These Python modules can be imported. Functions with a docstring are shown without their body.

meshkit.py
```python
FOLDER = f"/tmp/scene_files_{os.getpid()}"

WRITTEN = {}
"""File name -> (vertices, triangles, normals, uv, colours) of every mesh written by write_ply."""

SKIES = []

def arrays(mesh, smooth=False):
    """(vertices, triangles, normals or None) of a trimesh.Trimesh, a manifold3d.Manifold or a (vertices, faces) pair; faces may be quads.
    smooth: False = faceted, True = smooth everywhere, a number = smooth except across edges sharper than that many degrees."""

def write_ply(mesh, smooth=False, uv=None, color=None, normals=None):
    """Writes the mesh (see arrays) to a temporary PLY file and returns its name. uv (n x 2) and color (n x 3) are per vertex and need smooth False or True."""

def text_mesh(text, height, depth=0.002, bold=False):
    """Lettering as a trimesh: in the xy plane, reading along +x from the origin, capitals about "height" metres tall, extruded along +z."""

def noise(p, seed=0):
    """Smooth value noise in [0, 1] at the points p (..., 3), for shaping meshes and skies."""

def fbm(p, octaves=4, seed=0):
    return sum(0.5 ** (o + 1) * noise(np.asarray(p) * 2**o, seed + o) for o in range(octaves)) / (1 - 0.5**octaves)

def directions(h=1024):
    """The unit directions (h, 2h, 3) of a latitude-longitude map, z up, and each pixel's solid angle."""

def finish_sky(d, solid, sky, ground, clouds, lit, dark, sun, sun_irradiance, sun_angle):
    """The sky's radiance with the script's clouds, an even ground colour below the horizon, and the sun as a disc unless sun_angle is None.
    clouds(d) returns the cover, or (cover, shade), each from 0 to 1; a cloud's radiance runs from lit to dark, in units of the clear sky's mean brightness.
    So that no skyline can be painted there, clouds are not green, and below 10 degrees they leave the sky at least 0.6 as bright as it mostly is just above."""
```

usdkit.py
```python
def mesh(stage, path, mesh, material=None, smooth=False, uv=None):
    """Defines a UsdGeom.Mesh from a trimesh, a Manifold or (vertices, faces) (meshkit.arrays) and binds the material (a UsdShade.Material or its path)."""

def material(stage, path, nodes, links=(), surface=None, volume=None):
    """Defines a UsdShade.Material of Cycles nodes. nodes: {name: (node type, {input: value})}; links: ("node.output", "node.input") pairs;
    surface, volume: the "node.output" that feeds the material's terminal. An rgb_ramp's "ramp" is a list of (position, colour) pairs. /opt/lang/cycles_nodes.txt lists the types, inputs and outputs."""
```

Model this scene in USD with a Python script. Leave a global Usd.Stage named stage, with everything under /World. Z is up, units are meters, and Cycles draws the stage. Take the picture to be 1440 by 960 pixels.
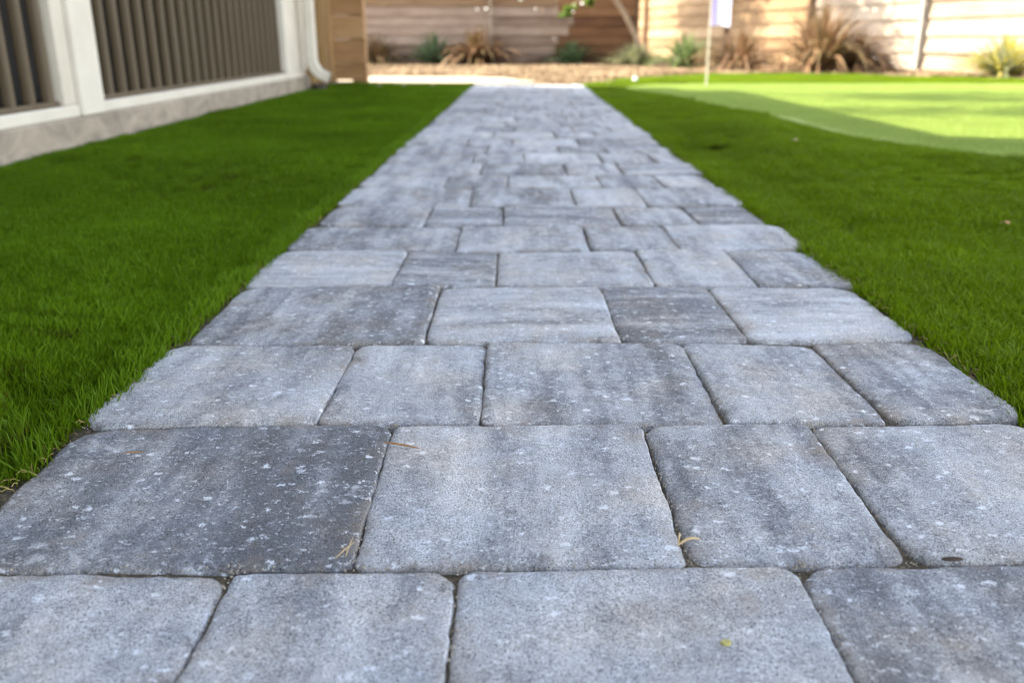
import math, numpy as np, trimesh, usdkit
import shapely.geometry as sg
from shapely import affinity
from meshkit import noise, fbm
from pxr import Usd, UsdGeom, UsdLux, UsdShade, Gf, Sdf, Vt

stage = Usd.Stage.CreateInMemory()
UsdGeom.SetStageUpAxis(stage, 'Z')
UsdGeom.SetStageMetersPerUnit(stage, 1.0)
UsdGeom.Xform.Define(stage, '/World')
UsdGeom.Scope.Define(stage, '/World/Looks')
R = np.random.default_rng(7)

# ------------------------------------------------------------------ camera, sky, sun, exposure
FPX, H = 1250.0, 0.333                     # focal length in pixels of a 1440 wide picture, lens height
PITCH = math.atan(423 / FPX)
cam = UsdGeom.Camera.Define(stage, '/World/camera')
cam.AddTranslateOp().Set(Gf.Vec3d(0, 0, H))
cam.AddRotateXOp().Set(90 - math.degrees(PITCH))
cam.CreateHorizontalApertureAttr(36.0)
cam.CreateVerticalApertureAttr(24.0)
cam.CreateFocalLengthAttr(36.0 * FPX / 1440)
cam.CreateHorizontalApertureOffsetAttr(-17 / 1440 * 36)
cam.CreateFStopAttr(5.9)
cam.CreateFocusDistanceAttr(0.76)
cam.CreateClippingRangeAttr(Gf.Vec2f(0.02, 500))
cam.CreateExposureAttr(2.56)

TO_SUN = np.array([-1.0, 0.35, 0.925]); TO_SUN /= np.linalg.norm(TO_SUN)
SUN_EL, SUN_ROT = math.asin(TO_SUN[2]), math.atan2(TO_SUN[0], TO_SUN[1])
usdkit.material(stage, '/World/Looks/sky_look', {
    'sky': ('sky_texture', {'sky_type': 'single_scattering', 'sun_disc': False, 'sun_elevation': SUN_EL, 'sun_rotation': SUN_ROT, 'aerosol_density': 1.6, 'altitude': 100.0}),
    'tc': ('texture_coordinate', {}), 'n': ('noise_texture', {'scale': 2.2, 'detail': 6.0, 'roughness': 0.6, 'distortion': 0.4}), 'cover': ('map_range', {'from_min': 0.35, 'from_max': 0.65, 'to_min': 0.25, 'to_max': 0.85, 'clamp': True}),
    'bw': ('rgb_to_bw', {}), 'cl': ('mix', {'mix_type': 'multiply', 'fac': 1.0, 'color2': (1.35, 1.26, 1.14)}), 'mx': ('mix', {}),
    'bg': ('background_shader', {'strength': 0.14})},
    [('tc.generated', 'n.vector'), ('n.fac', 'cover.value'), ('sky.color', 'bw.color'), ('bw.val', 'cl.color1'), ('cover.result', 'mx.fac'), ('sky.color', 'mx.color1'), ('cl.color', 'mx.color2'), ('mx.color', 'bg.color')], surface='bg.background')
dome = UsdLux.DomeLight.Define(stage, '/World/sky')
UsdShade.MaterialBindingAPI.Apply(dome.GetPrim()).Bind(UsdShade.Material.Get(stage, '/World/Looks/sky_look'))
sun = UsdLux.DistantLight.Define(stage, '/World/sun')
sun.CreateIntensityAttr(0.92); sun.CreateAngleAttr(0.53); sun.CreateNormalizeAttr(True)
sun.CreateColorAttr(Gf.Vec3f(1.0, 0.85, 0.63))
zx = TO_SUN; xx = np.cross([0, 0, 1], zx); xx /= np.linalg.norm(xx); yx = np.cross(zx, xx)
sun.AddTransformOp().Set(Gf.Matrix4d(*xx, 0, *yx, 0, *zx, 0, 0, 0, 0, 1))

# ------------------------------------------------------------------ helpers
CT, ST = math.cos(PITCH), math.sin(PITCH)
def ground(u, v, z=0.0):
    """The ground point (height z) that the photograph shows at pixel u, v of 1440 x 960."""
    h = H - z
    zc = FPX * h / (CT * (v - 57))
    return (u - 737) * zc / FPX, (zc - h * ST) / CT

used = {}
def path_of(name, parent=None):
    base = str(parent) if parent else '/World'
    k = used.get((base, name), 0)
    used[(base, name)] = k + 1
    return f'{base}/{name}' if k == 0 else f'{base}/{name}_{k:03d}'

def tag(prim, label=None, cat=None, group=None, kind=None):
    prim = prim.GetPrim() if hasattr(prim, 'GetPrim') else prim
    for k, v in (('label', label), ('category', cat), ('group', group), ('kind', kind)):
        if v: prim.SetCustomDataByKey(k, v)
    return prim

def thing(name, loc=(0, 0, 0), rz=0.0, **kw):
    p = path_of(name)
    x = UsdGeom.Xform.Define(stage, p)
    x.AddTranslateOp().Set(Gf.Vec3d(*map(float, loc)))
    if rz: x.AddRotateZOp().Set(rz)
    tag(x, **kw)
    return p

def obj(name, mesh, mat, parent=None, smooth=False, attr=None, **kw):
    p = path_of(name, parent)
    m = usdkit.mesh(stage, p, mesh, '/World/Looks/' + mat, smooth)
    if attr is not None:
        UsdGeom.PrimvarsAPI(m).CreatePrimvar('tint', Sdf.ValueTypeNames.Color3fArray, 'vertex').Set(Vt.Vec3fArray.FromNumpy(np.asarray(attr, np.float32)))
    tag(m, **kw)
    return p

def box(x0, x1, y0, y1, z0, z1):
    b = trimesh.creation.box([x1 - x0, y1 - y0, z1 - z0])
    b.apply_translation([(x0 + x1) / 2, (y0 + y1) / 2, (z0 + z1) / 2])
    return b

def cbox(x0, x1, y0, y1, z0, z1, c=0.003):
    """A box with chamfered edges."""
    import manifold3d as m3
    c = min(c, (x1 - x0) / 3, (y1 - y0) / 3, (z1 - z0) / 3)
    pts = []
    for x, sx in ((x0, 1), (x1, -1)):
        for y, sy in ((y0, 1), (y1, -1)):
            for z, sz in ((z0, 1), (z1, -1)):
                pts += [(x, y + sy * c, z + sz * c), (x + sx * c, y, z + sz * c), (x + sx * c, y + sy * c, z)]
    return trimesh.Trimesh(pts, trimesh.convex.convex_hull(np.array(pts)).faces, process=False) if False else trimesh.convex.convex_hull(np.array(pts))

def tube(pts, radii, n=8, cap=True):
    pts = np.asarray(pts, float); radii = np.broadcast_to(radii, len(pts))
    t = np.gradient(pts, axis=0); t /= np.linalg.norm(t, axis=1, keepdims=True)
    up = np.array([0.13, 0.2, 1.0]) if abs(t[0][2]) < 0.9 else np.array([1.0, 0.1, 0.0])
    v, f = [], []
    a = np.linspace(0, 2 * np.pi, n, endpoint=False)
    for k in range(len(pts)):
        x = np.cross(up, t[k]); x /= np.linalg.norm(x); y = np.cross(t[k], x)
        up = y if k else y
        v.append(pts[k] + radii[k] * (np.cos(a)[:, None] * x + np.sin(a)[:, None] * y))
    for k in range(len(pts) - 1):
        for i in range(n):
            j = (i + 1) % n
            f += [(k * n + i, k * n + j, k * n + n + j), (k * n + i, k * n + n + j, k * n + n + i)]
    v = np.vstack(v)
    if cap:
        v = np.vstack([v, pts[0], pts[-1]]); c0, c1 = len(v) - 2, len(v) - 1; e = (len(pts) - 1) * n
        for i in range(n):
            j = (i + 1) % n
            f += [(c0, j, i), (c1, e + i, e + j)]
    return trimesh.Trimesh(v, f, process=False)

def sheet(poly, z, step=None, bump=0.0, scale=3.0, seed=0):
    """A triangulated sheet over a shapely polygon at height z."""
    if step is None:
        v, f = trimesh.creation.triangulate_polygon(poly, engine='earcut')
        return np.column_stack([v, np.full(len(v), z)]), f
    from scipy.spatial import Delaunay
    x0, y0, x1, y1 = poly.bounds
    g = np.stack(np.meshgrid(np.arange(x0, x1 + step, step), np.arange(y0, y1 + step, step)), -1).reshape(-1, 2)
    import shapely
    g = g[shapely.contains_xy(poly.buffer(-step * 0.4), g[:, 0], g[:, 1])]
    e = np.array([poly.exterior.interpolate(d).coords[0] for d in np.arange(0, poly.exterior.length, step)])
    v = np.vstack([g, e]); f = Delaunay(v).simplices
    c = v[f].mean(1); f = f[shapely.contains_xy(poly, c[:, 0], c[:, 1])]
    a = v[f]; area = (a[:, 1, 0] - a[:, 0, 0]) * (a[:, 2, 1] - a[:, 0, 1]) - (a[:, 2, 0] - a[:, 0, 0]) * (a[:, 1, 1] - a[:, 0, 1])
    f[area < 0] = f[area < 0][:, ::-1]
    zz = z + bump * (fbm(np.column_stack([v * scale, np.zeros(len(v))]), 4, seed) - 0.5)
    return np.column_stack([v, zz]), f

L = '/World/Looks/'
def mat(name, nodes, links, surface='p.BSDF'):
    usdkit.material(stage, L + name, nodes, links, surface=surface)

# ------------------------------------------------------------------ materials
def paver_look():
    """Two-tone concrete: blended dark and light streaks with grainy borders that run along or across each stone, pits, grains, pale flakes, efflorescence, brown dirt near the edges."""
    N = lambda scale, detail, rough, dim='4D', dist=0.0: ('noise_texture', {'dimensions': dim, 'scale': scale, 'detail': detail, 'roughness': rough, 'distortion': dist})
    M = lambda kind, v2=0.5, v3=0.0: ('math', {'math_type': kind, 'value2': v2, 'value3': v3})
    MR = lambda a, b, c=0.0, d=1.0: ('map_range', {'from_min': a, 'from_max': b, 'to_min': c, 'to_max': d, 'clamp': True})
    n = {'g': ('geometry', {}), 'a': ('attribute', {'attribute': 'tint'}), 's': ('separate_color', {'color_type': 'rgb'}), 'w': M('multiply', 40.0),
         'my': ('mapping', {'scale': (1.0, 0.16, 1.0)}), 'mx': ('mapping', {'scale': (0.16, 1.0, 1.0)}),
         'sy': N(24.0, 5.0, 0.62), 'sx': N(30.0, 5.0, 0.62), 'pick': MR(0.78, 0.82), 'sv': ('mix_float', {}),
         'big': N(7.0, 3.0, 0.5), 'mid': N(48.0, 9.0, 0.8), 'fine': N(380.0, 4.0, 0.8, '3D'), 'grit': N(900.0, 2.0, 0.7, '3D'),
         'k0': M('multiply_add', 1.75), 'k1': M('multiply_add', 0.7), 'k2': M('multiply_add', 1.5), 'k3': M('multiply_add', 0.85), 'k4': M('subtract', 2.335),
         'tone': ('rgb_ramp', {'ramp': [(0.0, (0.125, 0.127, 0.132)), (0.25, (0.185, 0.188, 0.194)), (0.42, (0.27, 0.273, 0.277)), (0.55, (0.36, 0.362, 0.364)), (0.75, (0.445, 0.447, 0.445)), (1.0, (0.57, 0.57, 0.565))]}),
         'gr': MR(0.35, 0.65, 0.5, 1.5), 'mul': ('mix', {'mix_type': 'multiply', 'fac': 1.0}),
         'hue': N(11.0, 4.0, 0.6), 'huer': ('rgb_ramp', {'ramp': [(0.34, (0.89, 0.98, 1.13)), (0.5, (0.93, 0.99, 1.075)), (0.66, (1.0, 0.995, 1.0))]}), 'huem': ('mix', {'mix_type': 'multiply', 'fac': 1.0}),
         'wob': N(170.0, 5.0, 0.75, '3D'), 'wobm': ('vector_math', {'math_type': 'multiply_add', 'vector2': (0.026, 0.013, 0.013)}),
         'v1': ('voronoi_texture', {'scale': 95.0, 'feature': 'f1'}), 'v1c': ('separate_color', {}), 'v1r': ('map_range', {'from_min': 0.5, 'from_max': 1.0, 'to_min': 0.0, 'to_max': 0.38}), 'v1f': M('subtract'), 'v1k': MR(0.0, 0.12),
         'v2': ('voronoi_texture', {'scale': 290.0, 'feature': 'f1'}), 'v2c': ('separate_color', {}), 'v2r': ('map_range', {'from_min': 0.45, 'from_max': 1.0, 'to_min': 0.0, 'to_max': 0.5}), 'v2f': M('subtract'), 'v2k': MR(0.0, 0.2),
         'fl': M('maximum'), 'flv': MR(0.38, 0.62, 0.7, 1.0), 'flm': M('multiply'), 'flk': ('mix', {'color2': (0.76, 0.77, 0.775)}),
         'ef': N(26.0, 9.0, 0.8), 'efk': MR(0.565, 0.635, 0.0, 0.7), 'efm': ('mix', {'color2': (0.56, 0.565, 0.565)}),
         'v3': ('voronoi_texture', {'scale': 330.0, 'feature': 'f1'}), 'v3k': MR(0.08, 0.3, 0.42, 1.0), 'pit': ('mix', {'mix_type': 'multiply', 'fac': 0.85}),
         'st': N(24.0, 7.0, 0.7), 'ste': M('multiply_add', 0.12), 'stk': MR(0.56, 0.72, 0.0, 0.55), 'stm': ('mix', {'color2': (0.21, 0.155, 0.105)}),
         'dk': N(30.0, 8.0, 0.75), 'dke': M('multiply_add', 0.11), 'dkk': MR(0.63, 0.72, 0.0, 0.62), 'dkm': ('mix', {'color2': (0.075, 0.07, 0.062)}),
         'b1': ('bump', {'distance': 0.0013, 'strength': 0.9}), 'b2': ('bump', {'distance': 0.005, 'strength': 0.6}), 'b3': ('bump', {'distance': 0.0016, 'strength': 0.9}),
         'p': ('principled_bsdf', {'roughness': 0.82, 'specular_ior_level': 0.35})}
    l = [('a.color', 's.color'), ('s.b', 'w.value1'), ('g.position', 'my.vector'), ('g.position', 'mx.vector'), ('my.vector', 'sy.vector'), ('mx.vector', 'sx.vector'), ('s.b', 'pick.value'), ('pick.result', 'sv.fac'), ('sy.fac', 'sv.a'), ('sx.fac', 'sv.b'),
         ('g.position', 'fine.vector'), ('g.position', 'grit.vector'), ('g.position', 'wob.vector'), ('wob.color', 'wobm.vector1'), ('g.position', 'wobm.vector3'), ('wobm.vector', 'v1.vector'), ('wobm.vector', 'v2.vector'), ('g.position', 'v3.vector'),
         ('sv.result', 'k0.value1'), ('s.r', 'k0.value3'), ('big.fac', 'k1.value1'), ('k0.value', 'k1.value3'), ('mid.fac', 'k2.value1'), ('k1.value', 'k2.value3'), ('fine.fac', 'k3.value1'), ('k2.value', 'k3.value3'), ('k3.value', 'k4.value1'), ('k4.value', 'tone.fac'),
         ('grit.fac', 'gr.value'), ('tone.color', 'mul.color1'), ('gr.result', 'mul.color2'),
         ('v1.color', 'v1c.color'), ('v1c.r', 'v1r.value'), ('v1r.result', 'v1f.value1'), ('v1.distance', 'v1f.value2'), ('v1f.value', 'v1k.value'),
         ('v2.color', 'v2c.color'), ('v2c.r', 'v2r.value'), ('v2r.result', 'v2f.value1'), ('v2.distance', 'v2f.value2'), ('v2f.value', 'v2k.value'),
         ('v1k.result', 'fl.value1'), ('v2k.result', 'fl.value2'), ('mid.fac', 'flv.value'), ('fl.value', 'flm.value1'), ('flv.result', 'flm.value2'),
         ('mul.color', 'pit.color1'), ('v3.distance', 'v3k.value'), ('v3k.result', 'pit.color2'), ('ef.fac', 'efk.value'), ('efk.result', 'efm.fac'), ('pit.color', 'efm.color1'),
         ('s.g', 'ste.value1'), ('st.fac', 'ste.value3'), ('ste.value', 'stk.value'), ('stk.result', 'stm.fac'), ('efm.color', 'stm.color1'),
         ('s.g', 'dke.value1'), ('dk.fac', 'dke.value3'), ('dke.value', 'dkk.value'), ('dkk.result', 'dkm.fac'), ('stm.color', 'dkm.color1'),
         ('dkm.color', 'flk.color1'), ('flm.value', 'flk.fac'), ('hue.fac', 'huer.fac'), ('flk.color', 'huem.color1'), ('huer.color', 'huem.color2'), ('huem.color', 'p.base_color'),
         ('fine.fac', 'b1.height'), ('mid.fac', 'b2.height'), ('b1.normal', 'b2.normal'), ('v3k.result', 'b3.height'), ('b2.normal', 'b3.normal'), ('b3.normal', 'p.normal')]
    for k in ('sy', 'sx', 'big', 'mid', 'hue', 'ef', 'st', 'dk'): l.append(('w.value', k + '.w'))
    for k in ('big', 'mid', 'hue', 'ef', 'st', 'dk'): l.append(('g.position', k + '.vector'))
    mat('paver_look', n, l)
paver_look()

def speckle(name, stops, scale, detail=6.0, rough=0.65, bump=0.01, stretch=(1, 1, 1), roughness=0.85, strength=0.8, distortion=0.0):
    mat(name, {'g': ('geometry', {}), 'm': ('mapping', {'scale': stretch}), 'n': ('noise_texture', {'scale': scale, 'detail': detail, 'roughness': rough, 'distortion': distortion}),
               'r': ('rgb_ramp', {'ramp': stops}), 'b': ('bump', {'distance': bump, 'strength': strength}), 'p': ('principled_bsdf', {'roughness': roughness, 'specular_ior_level': 0.3})},
        [('g.position', 'm.vector'), ('m.vector', 'n.vector'), ('n.fac', 'r.fac'), ('r.color', 'p.base_color'), ('n.fac', 'b.height'), ('b.normal', 'p.normal')])

speckle('joint_sand_look', [(0.3, (0.025, 0.023, 0.017)), (0.5, (0.075, 0.064, 0.045)), (0.72, (0.2, 0.17, 0.12))], 210.0, bump=0.004)
speckle('soil_look', [(0.3, (0.10, 0.075, 0.05)), (0.7, (0.23, 0.18, 0.12))], 14.0, bump=0.02)
speckle('mulch_look', [(0.28, (0.085, 0.052, 0.03)), (0.5, (0.19, 0.13, 0.075)), (0.72, (0.31, 0.235, 0.145))], 22.0, bump=0.03)
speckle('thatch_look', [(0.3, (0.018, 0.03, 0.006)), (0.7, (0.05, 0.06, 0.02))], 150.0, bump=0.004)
speckle('slab_look', [(0.3, (0.30, 0.255, 0.19)), (0.7, (0.42, 0.37, 0.29))], 9.0, bump=0.003)
speckle('foundation_look', [(0.3, (0.15, 0.125, 0.10)), (0.48, (0.235, 0.20, 0.155)), (0.7, (0.32, 0.275, 0.215))], 6.0, detail=8.0, bump=0.01, stretch=(1, 1, 1.6), distortion=1.0)
speckle('white_paint_look', [(0.3, (0.45, 0.42, 0.355)), (0.7, (0.53, 0.50, 0.43))], 6.0, bump=0.0006, roughness=0.45)
speckle('cream_paint_look', [(0.3, (0.41, 0.375, 0.31)), (0.7, (0.48, 0.445, 0.37))], 6.0, bump=0.0006, roughness=0.5)
speckle('slat_look', [(0.3, (0.066, 0.048, 0.027)), (0.7, (0.09, 0.068, 0.04))], 4.0, bump=0.001, stretch=(6, 6, 0.6), roughness=0.6)
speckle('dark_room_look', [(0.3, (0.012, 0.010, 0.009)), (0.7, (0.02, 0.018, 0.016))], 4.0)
speckle('wall_paint_look', [(0.3, (0.42, 0.38, 0.31)), (0.7, (0.47, 0.43, 0.36))], 4.0, bump=0.002)
speckle('roof_look', [(0.3, (0.10, 0.09, 0.08)), (0.7, (0.18, 0.165, 0.15))], 18.0, bump=0.01)
speckle('steel_look', [(0.3, (0.30, 0.285, 0.26)), (0.7, (0.38, 0.365, 0.335))], 20.0, bump=0.001, roughness=0.5)
speckle('trunk_look', [(0.3, (0.16, 0.115, 0.075)), (0.7, (0.32, 0.25, 0.17))], 30.0, bump=0.01, stretch=(1, 1, 0.3))
speckle('dead_twig_look', [(0.3, (0.24, 0.12, 0.05)), (0.7, (0.40, 0.25, 0.12))], 300.0, bump=0.0005)
speckle('thatch_fibre_look', [(0.3, (0.16, 0.125, 0.04)), (0.7, (0.30, 0.24, 0.095))], 300.0, bump=0.0005)
speckle('straw_look', [(0.3, (0.36, 0.27, 0.14)), (0.7, (0.50, 0.40, 0.24))], 300.0, bump=0.0005)
speckle('bark_chip_look', [(0.3, (0.03, 0.024, 0.02)), (0.7, (0.07, 0.055, 0.045))], 300.0, bump=0.0005)
speckle('lichen_look', [(0.3, (0.30, 0.29, 0.10)), (0.7, (0.42, 0.40, 0.15))], 400.0, bump=0.001)
speckle('putting_green_look', [(0.3, (0.22, 0.305, 0.07)), (0.5, (0.275, 0.365, 0.095)), (0.7, (0.33, 0.42, 0.12))], 420.0, detail=3.0, bump=0.006, strength=1.0, roughness=0.9)

def wood(name, dark, mid, light, seed=0.0, board=0.0, stretch=(1.2, 1.2, 26)):
    """Weathered wood whose grain runs along x and y (never up), with a tone of its own on each piece."""
    mat(name, {'g': ('geometry', {}), 'o': ('object_info', {}), 'm': ('mapping', {'scale': stretch, 'location': (seed, seed, 0)}),
               'n': ('noise_texture', {'dimensions': '4D', 'scale': 3.0, 'detail': 7.0, 'roughness': 0.65, 'distortion': 0.8}), 'w': ('math', {'math_type': 'multiply', 'value2': 30.0}),
               'k': ('noise_texture', {'dimensions': '4D', 'scale': 2.2, 'detail': 3.0}),
               'ad': ('math', {'math_type': 'multiply_add', 'value2': 0.45}), 'ae': ('math', {'math_type': 'multiply_add', 'value2': 0.30}), 'af': ('math', {'math_type': 'subtract', 'value2': 0.37}),
               'r': ('rgb_ramp', {'ramp': [(0.25, dark), (0.5, mid), (0.75, light)]}),
               'b': ('bump', {'distance': 0.004, 'strength': 0.7}), 'p': ('principled_bsdf', {'roughness': 0.8, 'specular_ior_level': 0.3})},
        [('g.position', 'm.vector'), ('m.vector', 'n.vector'), ('o.random', 'w.value1'), ('w.value', 'n.w'), ('g.position', 'k.vector'), ('w.value', 'k.w'), ('k.fac', 'ad.value1'), ('n.fac', 'ad.value3'),
         ('o.random', 'ae.value1'), ('ad.value', 'ae.value3'), ('ae.value', 'af.value1'),
         ('af.value', 'r.fac'), ('r.color', 'p.base_color'), ('n.fac', 'b.height'), ('b.normal', 'p.normal')])
wood('grey_wood_look', (0.10, 0.066, 0.046), (0.18, 0.128, 0.096), (0.26, 0.20, 0.16))
wood('brown_wood_look', (0.075, 0.042, 0.020), (0.14, 0.085, 0.045), (0.21, 0.14, 0.085))
wood('red_wood_look', (0.05, 0.020, 0.007), (0.10, 0.045, 0.016), (0.15, 0.075, 0.032))
wood('pale_wood_look', (0.16, 0.12, 0.085), (0.27, 0.22, 0.17), (0.37, 0.325, 0.275))
wood('tan_wood_look', (0.12, 0.07, 0.032), (0.23, 0.15, 0.08), (0.33, 0.24, 0.145))
wood('dark_post_look', (0.06, 0.032, 0.014), (0.10, 0.058, 0.028), (0.14, 0.085, 0.045), stretch=(20, 20, 0.8))
wood('cedar_look', (0.17, 0.088, 0.034), (0.27, 0.155, 0.07), (0.35, 0.225, 0.115))
wood('post_wood_look', (0.11, 0.055, 0.014), (0.19, 0.115, 0.036), (0.26, 0.18, 0.075), stretch=(20, 20, 0.8))

def leaf_look(name, a, b, tip=None, translucent=0.35, rough=0.5):
    n = {'g': ('geometry', {}), 'r': ('rgb_ramp', {'ramp': [(0.0, a), (1.0, b)]}), 'p': ('principled_bsdf', {'roughness': rough, 'specular_ior_level': 0.35}),
         'o': ('object_info', {}), 'ad': ('math', {'math_type': 'add'}), 'fr': ('math', {'math_type': 'fraction'}),
         't': ('translucent_bsdf', {}), 'x': ('mix_closure', {'fac': translucent})}
    l = [('g.random_per_island', 'ad.value1'), ('o.random', 'ad.value2'), ('ad.value', 'fr.value1'), ('fr.value', 'r.fac'), ('r.color', 'p.base_color'), ('r.color', 't.color'), ('p.BSDF', 'x.closure1'), ('t.BSDF', 'x.closure2')]
    mat(name, n, l, surface='x.closure')
def blade_look(name, stops, root, patch):
    """Turf blades: a colour of its own for each blade, brown thatch at the root, slow changes of tone over the lawn."""
    n = {'g': ('geometry', {}), 'r': ('rgb_ramp', {'ramp': stops}), 'a': ('attribute', {'attribute': 'tint'}), 's': ('separate_color', {}),
         'mx': ('mix', {'color1': root}), 'k': ('noise_texture', {'scale': 2.2, 'detail': 3.0}), 'kr': ('map_range', {'from_min': 0.3, 'from_max': 0.7, 'to_min': 1 - patch, 'to_max': 1 + patch, 'clamp': True}),
         'ml': ('mix', {'mix_type': 'multiply', 'fac': 1.0}), 'p': ('principled_bsdf', {'roughness': 0.5, 'specular_ior_level': 0.14}), 't': ('translucent_bsdf', {}), 'x': ('mix_closure', {'fac': 0.35})}
    l = [('g.random_per_island', 'r.fac'), ('a.color', 's.color'), ('s.r', 'mx.fac'), ('r.color', 'mx.color2'), ('g.position', 'k.vector'), ('k.fac', 'kr.value'), ('mx.color', 'ml.color1'), ('kr.result', 'ml.color2'),
         ('ml.color', 'p.base_color'), ('ml.color', 't.color'), ('p.BSDF', 'x.closure1'), ('t.BSDF', 'x.closure2')]
    mat(name, n, l, surface='x.closure')
blade_look('left_blade_look', [(0.0, (0.10, 0.19, 0.005)), (0.5, (0.18, 0.325, 0.010)), (0.85, (0.28, 0.45, 0.028)), (0.93, (0.30, 0.38, 0.03)), (0.96, (0.38, 0.32, 0.12)), (1.0, (0.42, 0.33, 0.15))], (0.13, 0.115, 0.02), 0.25)
blade_look('right_blade_look', [(0.0, (0.12, 0.20, 0.002)), (0.5, (0.195, 0.315, 0.003)), (0.85, (0.29, 0.44, 0.010)), (0.95, (0.26, 0.33, 0.02)), (1.0, (0.30, 0.27, 0.10))], (0.05, 0.055, 0.006), 0.2)
leaf_look('brown_flax_look', (0.10, 0.052, 0.026), (0.28, 0.18, 0.10), translucent=0.2)
leaf_look('olive_flax_look', (0.09, 0.065, 0.028), (0.21, 0.155, 0.075), translucent=0.25)
leaf_look('green_strap_look', (0.06, 0.11, 0.03), (0.14, 0.21, 0.07))
leaf_look('blue_green_strap_look', (0.05, 0.09, 0.05), (0.11, 0.17, 0.09))
leaf_look('sage_look', (0.16, 0.18, 0.09), (0.28, 0.29, 0.17))
leaf_look('yellow_strap_look', (0.30, 0.28, 0.05), (0.48, 0.44, 0.14), translucent=0.4)
leaf_look('tree_leaf_look', (0.07, 0.14, 0.02), (0.16, 0.25, 0.05), translucent=0.45)
leaf_look('fallen_leaf_look', (0.45, 0.36, 0.2), (0.55, 0.46, 0.3), translucent=0.2)
mat('flag_look', {'p': ('principled_bsdf', {'base_color': (0.60, 0.57, 0.72), 'roughness': 0.8}), 't': ('translucent_bsdf', {'color': (0.58, 0.55, 0.72)}), 'x': ('mix_closure', {'fac': 0.4})}, [('p.BSDF', 'x.closure1'), ('t.BSDF', 'x.closure2')], surface='x.closure')
mat('lavender_cloth_look', {'p': ('principled_bsdf', {'base_color': (0.36, 0.29, 0.66), 'roughness': 0.8}), 't': ('translucent_bsdf', {'color': (0.5, 0.42, 0.75)}), 'x': ('mix_closure', {'fac': 0.35})}, [('p.BSDF', 'x.closure1'), ('t.BSDF', 'x.closure2')], surface='x.closure')
mat('ball_look', {'g': ('geometry', {}), 'v': ('voronoi_texture', {'scale': 260.0}), 'b': ('bump', {'distance': 0.0006, 'strength': 0.8}), 'p': ('principled_bsdf', {'base_color': (0.8, 0.8, 0.8), 'roughness': 0.3})}, [('g.position', 'v.vector'), ('v.distance', 'b.height'), ('b.normal', 'p.normal')])
mat('black_plastic_look', {'p': ('principled_bsdf', {'base_color': (0.03, 0.022, 0.018), 'roughness': 0.6})}, [])

# ------------------------------------------------------------------ ground
obj('ground', sheet(sg.box(-120, -120, 120, 120), -0.06), 'soil_look', kind='structure')

EDGE_L, EDGE_R, PATH_END = -0.406, 0.471, 7.37
bed = sg.Polygon([(-9, 7.38), (0.58, 7.38), (0.60, 8.2), (1.4, 9.1), (2.0, 9.75), (3.4, 9.4), (4.5, 8.1), (9, 7.2), (9, 24), (-9, 24)])
obj('mulch_bed', sheet(bed, -0.008, 0.16, 0.05, 2.2, 5), 'mulch_look', smooth=True, kind='structure')
slab = [(-6, 7.40), (0.02, 7.40), (0.10, 7.62), (0.02, 8.0), (-0.05, 8.35), (-0.5, 8.62), (-1.1, 8.7), (-6, 8.75)]
obj('concrete_strip', trimesh.creation.extrude_polygon(sg.Polygon(slab), 0.06, engine='earcut').apply_translation([0, 0, -0.048]), 'slab_look', kind='structure')

# ------------------------------------------------------------------ the path: one mesh for each paver
pathp = thing('path', kind='structure')
obj('joint_sand', sheet(sg.box(EDGE_L - 0.03, -0.6, EDGE_R + 0.02, PATH_END), -0.0075, 0.03, 0.007, 16, 3), 'joint_sand_look', pathp, smooth=True, kind='stuff')

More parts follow.
